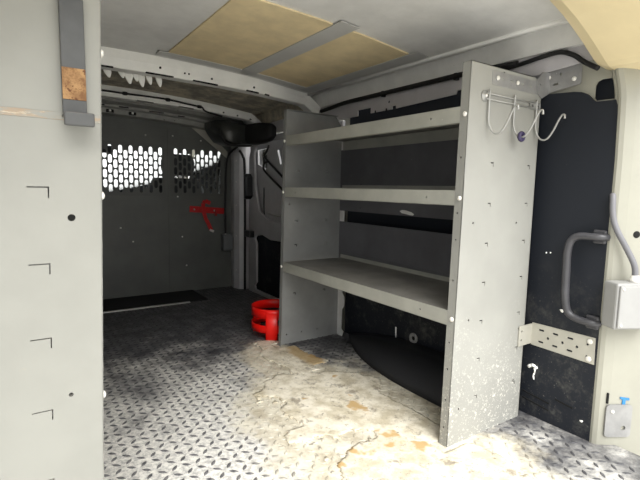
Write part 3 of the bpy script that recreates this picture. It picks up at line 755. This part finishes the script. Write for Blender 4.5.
# grommet in the lining below the shelves
t = thing('round_grommet', 'small pale ring grommet in the black lining below the shelves', 'grommet', (1.517, 1.45, .105))
MB().lathe((1.519,1.45,.118),(-1,0,0),[(0,-.001),(.024,-.001),(.024,.006),(.019,.009),(.012,.006),(.012,.001),(0,.001)],20).obj('ring', M['box'], t)
MB().lathe((1.519,1.45,.118),(-1,0,0),[(0,.0),(.010,.001),(.010,.002),(0,.0025)],16).obj('plug', M['dark'], t)

# wheel arch cover
secs = []
for i in range(25):
    f = i/24; y = .922+.985*f; b = max(.02, 1-max(0, (f-.25)/.75)**2.6)
    zt = .012+.090*b; xi = 1.50-.215*b
    secs.append([(1.519,y,.001),(xi,y,.001),(xi+.012*b,y,zt*.35),(xi+.034*b,y,zt*.66),(xi+.075*b,y,zt*.88),(xi+.13*b,y,zt),(1.519,y,zt*1.04)])
tag(MB().loft(secs).obj('wheel_arch_cover', M['arch']), 'black plastic wheel arch cover below the bottom shelf', 'wheel arch cover')

# ------------------------------------------------------------------ rear pillar box, cable, strike plate
bx = Vector((1.535,.592,.40)); ang = math.radians(-28)
Rz = Matrix.Rotation(ang, 3, 'Z')
def bl(p): return Rz @ Vector(p)+bx
def lb(mb): mb.v = [tuple(bl(p)) for p in mb.v]; return mb
t = thing('junction_box', 'pale grey junction box with cable on the white rear pillar', 'junction box', tuple(bx))
lb(MB().box((-.066,-.030,0),(.078,.026,.140))).obj('box_body', M['box'], t, .006)
lid = lb(MB().box((-.060,-.037,.005),(.040,-.030,.134))).obj('lid', M['box'], t, .004)
lb(MB().box((.046,-.036,.002),(.078,-.030,.138))).obj('hinge_strip', M['box'], t, .003)
for x, z in ((-.05,.015),(-.05,.124),(.03,.015),(.03,.124)): bolt_mb(bl((x,-.037,z)), Rz @ Vector((0,-1,0)), .004, .003).obj('screw', M['bolt'], lid)
gp = bl((.008,-.005,.140))
MB().lathe(gp,(0,0,1),[(0,-.002),(.015,-.002),(.015,.010),(.0115,.012),(.0115,.020),(0,.021)],8).obj('gland_nut', M['bolt'], t)
cp = [tuple(gp+Vector((0,0,.018))),tuple(gp+Vector((-.004,.003,.05))),(1.527,.606,.635),(1.512,.626,.680),(1.507,.640,.715),(1.507,.6475,.75),(1.512,.652,.785),(1.520,.657,.80)]
tag(MB().tube(smooth(cp), .0085, 10).obj('grey_cable', M['cable']), 'grey cable curving up from the junction box on the white pillar', 'cable')
t = thing('strike_plate', 'grey steel strike plate low on the white rear pillar', 'strike plate', (1.56,.61,.05))
def on_j(a, z, d):   # a along the jamb face, d out of it
    return Vector((1.545,.622,0))+Vector((.55,-.34,0)).normalized()*a+Vector((-.53,-.85,0)).normalized()*d+Vector((0,0,z))
mb = MB().plate(on_j(-.012,.03,.006), Vector((.55,-.34,0)).normalized(), (0,0,1), rrect(0,0,.085,.108,.012), [circ(.02,.085,.006,10), circ(.06,.03,.008,10)], .005)
mb.obj('plate', M['galv'], t); bolt_mb(on_j(.008,.115,.006), (-.53,-.85,0), .006, .004).obj('screw', M['bolt'], t)
mb = MB(); e = Vector((.55,-.34,0)).normalized()
mb.plate(on_j(.032,.152,.003), e, (0,0,1), [(0,.010),(.03,.006),(.03,-.001),(.018,0),(.018,-.014),(.008,-.014),(.008,.002),(0,.004)], [], .003)
tag(mb.obj('blue_clip', M['blue']), 'small bright blue clip on the white pillar above the strike plate', 'clip')

# black weather seal arching over the rear corner
tag(MB().tube(smooth([(1.482,1.06,1.236),(1.482,.97,1.242),(1.482,.885,1.250),(1.482,.83,1.250),(1.482,.79,1.232),(1.482,.755,1.204),(1.48,.712,1.176)]), .0075, 8).obj('weather_seal', M['blackr']), 'black rubber seal arching above the upper wall bracket', 'seal')

# ------------------------------------------------------------------ floor items
t = thing('bottle_holder', 'bright red ring-shaped bottle holder on the floor by the shelves', 'bottle holder', (1.13, 2.16, 0))
cx, cy, R_ = 1.162, 2.152, .122
def band(z0, z1, a0=0, a1=360, n=48):
    mb = MB(); full = abs(a1-a0) >= 359.9; S = []
    for i in range(n+1):
        a = math.radians(a0+(a1-a0)*i/n); c, s_ = math.cos(a), math.sin(a)
        S.append([(cx+R_*c,cy+R_*s_,z0),(cx+R_*c,cy+R_*s_,z1),(cx+(R_-.004)*c,cy+(R_-.004)*s_,z1),(cx+(R_-.004)*c,cy+(R_-.004)*s_,z0)])
    return mb.loft(S, cap=not full)
band(.116,.166).obj('top_band', M['red'], t); band(.040,.080).obj('bottom_band', M['red'], t)
for a in (236, 356, 116):
    band(.002, .150, a-15, a+15, 14).obj('upright', M['red'], t)
tag(MB().box((-.2,3.03,.0015),(.985,3.05,.010)).obj('edge_strip', M['alu'], bevel=.002), 'thin aluminium edging strip on the floor before the bulkhead', 'edging strip')
tag(MB().box((-.22,3.055,.001),(1.12,3.390,.008)).obj('floor_mat', M['mat'], bevel=.002), 'black rubber mat at the foot of the bulkhead', 'mat')

# ragged crust of old adhesive left on the tread plate
mb = MB(); g = .0085
def fld(x, y):
    def el(cx, cy, rx, ry): return 1-math.hypot((x-cx)/rx, (y-cy)/ry)
    f = max(el(1.0,1.28,.30,.40), el(1.06,1.80,.13,.26), el(.98,.80,.30,.45))
    xb = 1.19+.10*max(0, min(1, (y-1.28)/.2))-.12*max(0, min(1, (y-1.66)/.12))
    f = min(f, (xb-x)/.10)
    return f+.55*noise.fractal(Vector((x*6, y*6, 3.1)), .9, 2.1, 5)
nxg, nyg = int(.95/g), int(1.8/g); idx = {}; VV = []; FF = []
def vid(i, j):
    if (i, j) not in idx:
        x, y = .5+i*g, .5+j*g
        k = fld(x, y); idx[(i, j)] = len(VV)
        VV.append((x+.004*noise.noise(Vector((x*90,y*90,0))), y+.004*noise.noise(Vector((x*90,y*90,9))), .0024+max(0, min(1, k*6))*.0022+.0012*noise.noise(Vector((x*60,y*60,5)))))
    return idx[(i, j)]
for i in range(nxg):
    for j in range(nyg):
        if fld(.5+(i+.5)*g, .5+(j+.5)*g) > .10 and .5+i*g < 1.262 and not (.5+i*g > 1.06 and (.86 < .5+j*g < .925 or 1.925 < .5+j*g < 1.99)): FF.append((vid(i,j), vid(i+1,j), vid(i+1,j+1), vid(i,j+1)))
mb.add(VV, FF, 0, True)
o = mb.obj('adhesive_residue', M['residue'], fix=False)
sd = o.modifiers.new('thick', 'SOLIDIFY'); sd.thickness = .003; sd.offset = -1
tag(o, 'ragged beige crust of old adhesive on the floor before the shelves', 'residue', kind='stuff')

# ------------------------------------------------------------------ outside
struct(MB().box((-30,-30,-.62),(30,40,-.56)), 'ground', M['ground'])

# ------------------------------------------------------------------ light: bright overcast sky
w = bpy.data.worlds.new('overcast'); SC.world = w; w.use_nodes = True
bg = w.node_tree.nodes['Background']; bg.inputs[0].default_value = (1.0, 1.0, .985, 1); bg.inputs[1].default_value = 1.0

sl = bpy.data.lights.new('bright_cloud_sun', 'SUN'); so = bpy.data.objects.new('bright_cloud_sun', sl); C.objects.link(so)
sl.energy = 2.3; sl.angle = math.radians(45); sl.color = (1, .985, .95)
so.rotation_euler = Vector((.14, .70, -.76)).to_track_quat('-Z', 'Y').to_euler()
# ------------------------------------------------------------------ camera
cd = bpy.data.cameras.new('camera'); co = bpy.data.objects.new('camera', cd); C.objects.link(co)
f = 455.
def ray(px, py): return Vector(((px-320)/f, -(py-240)/f, -1))
dF = ray(11, 182.5).normalized(); dL = ray(988, 202); dL = (dL-dF*dL.dot(dF)).normalized(); dU = dL.cross(dF)
Rm = Matrix((dL, dF, dU)).to_4x4()
co.matrix_world = Matrix.Translation((0, 0, .80)) @ Rm
cd.sensor_width = 36; cd.lens = 36*f/640; cd.clip_start = .02
SC.camera = co
vs = SC.view_settings; vs.view_transform = 'Standard'; vs.look = 'None'; vs.gamma = 1; vs.use_curve_mapping = False
vs.exposure = 1.08
SC.cycles.max_bounces = 10; SC.cycles.diffuse_bounces = 6
SC.cycles.use_denoising = True
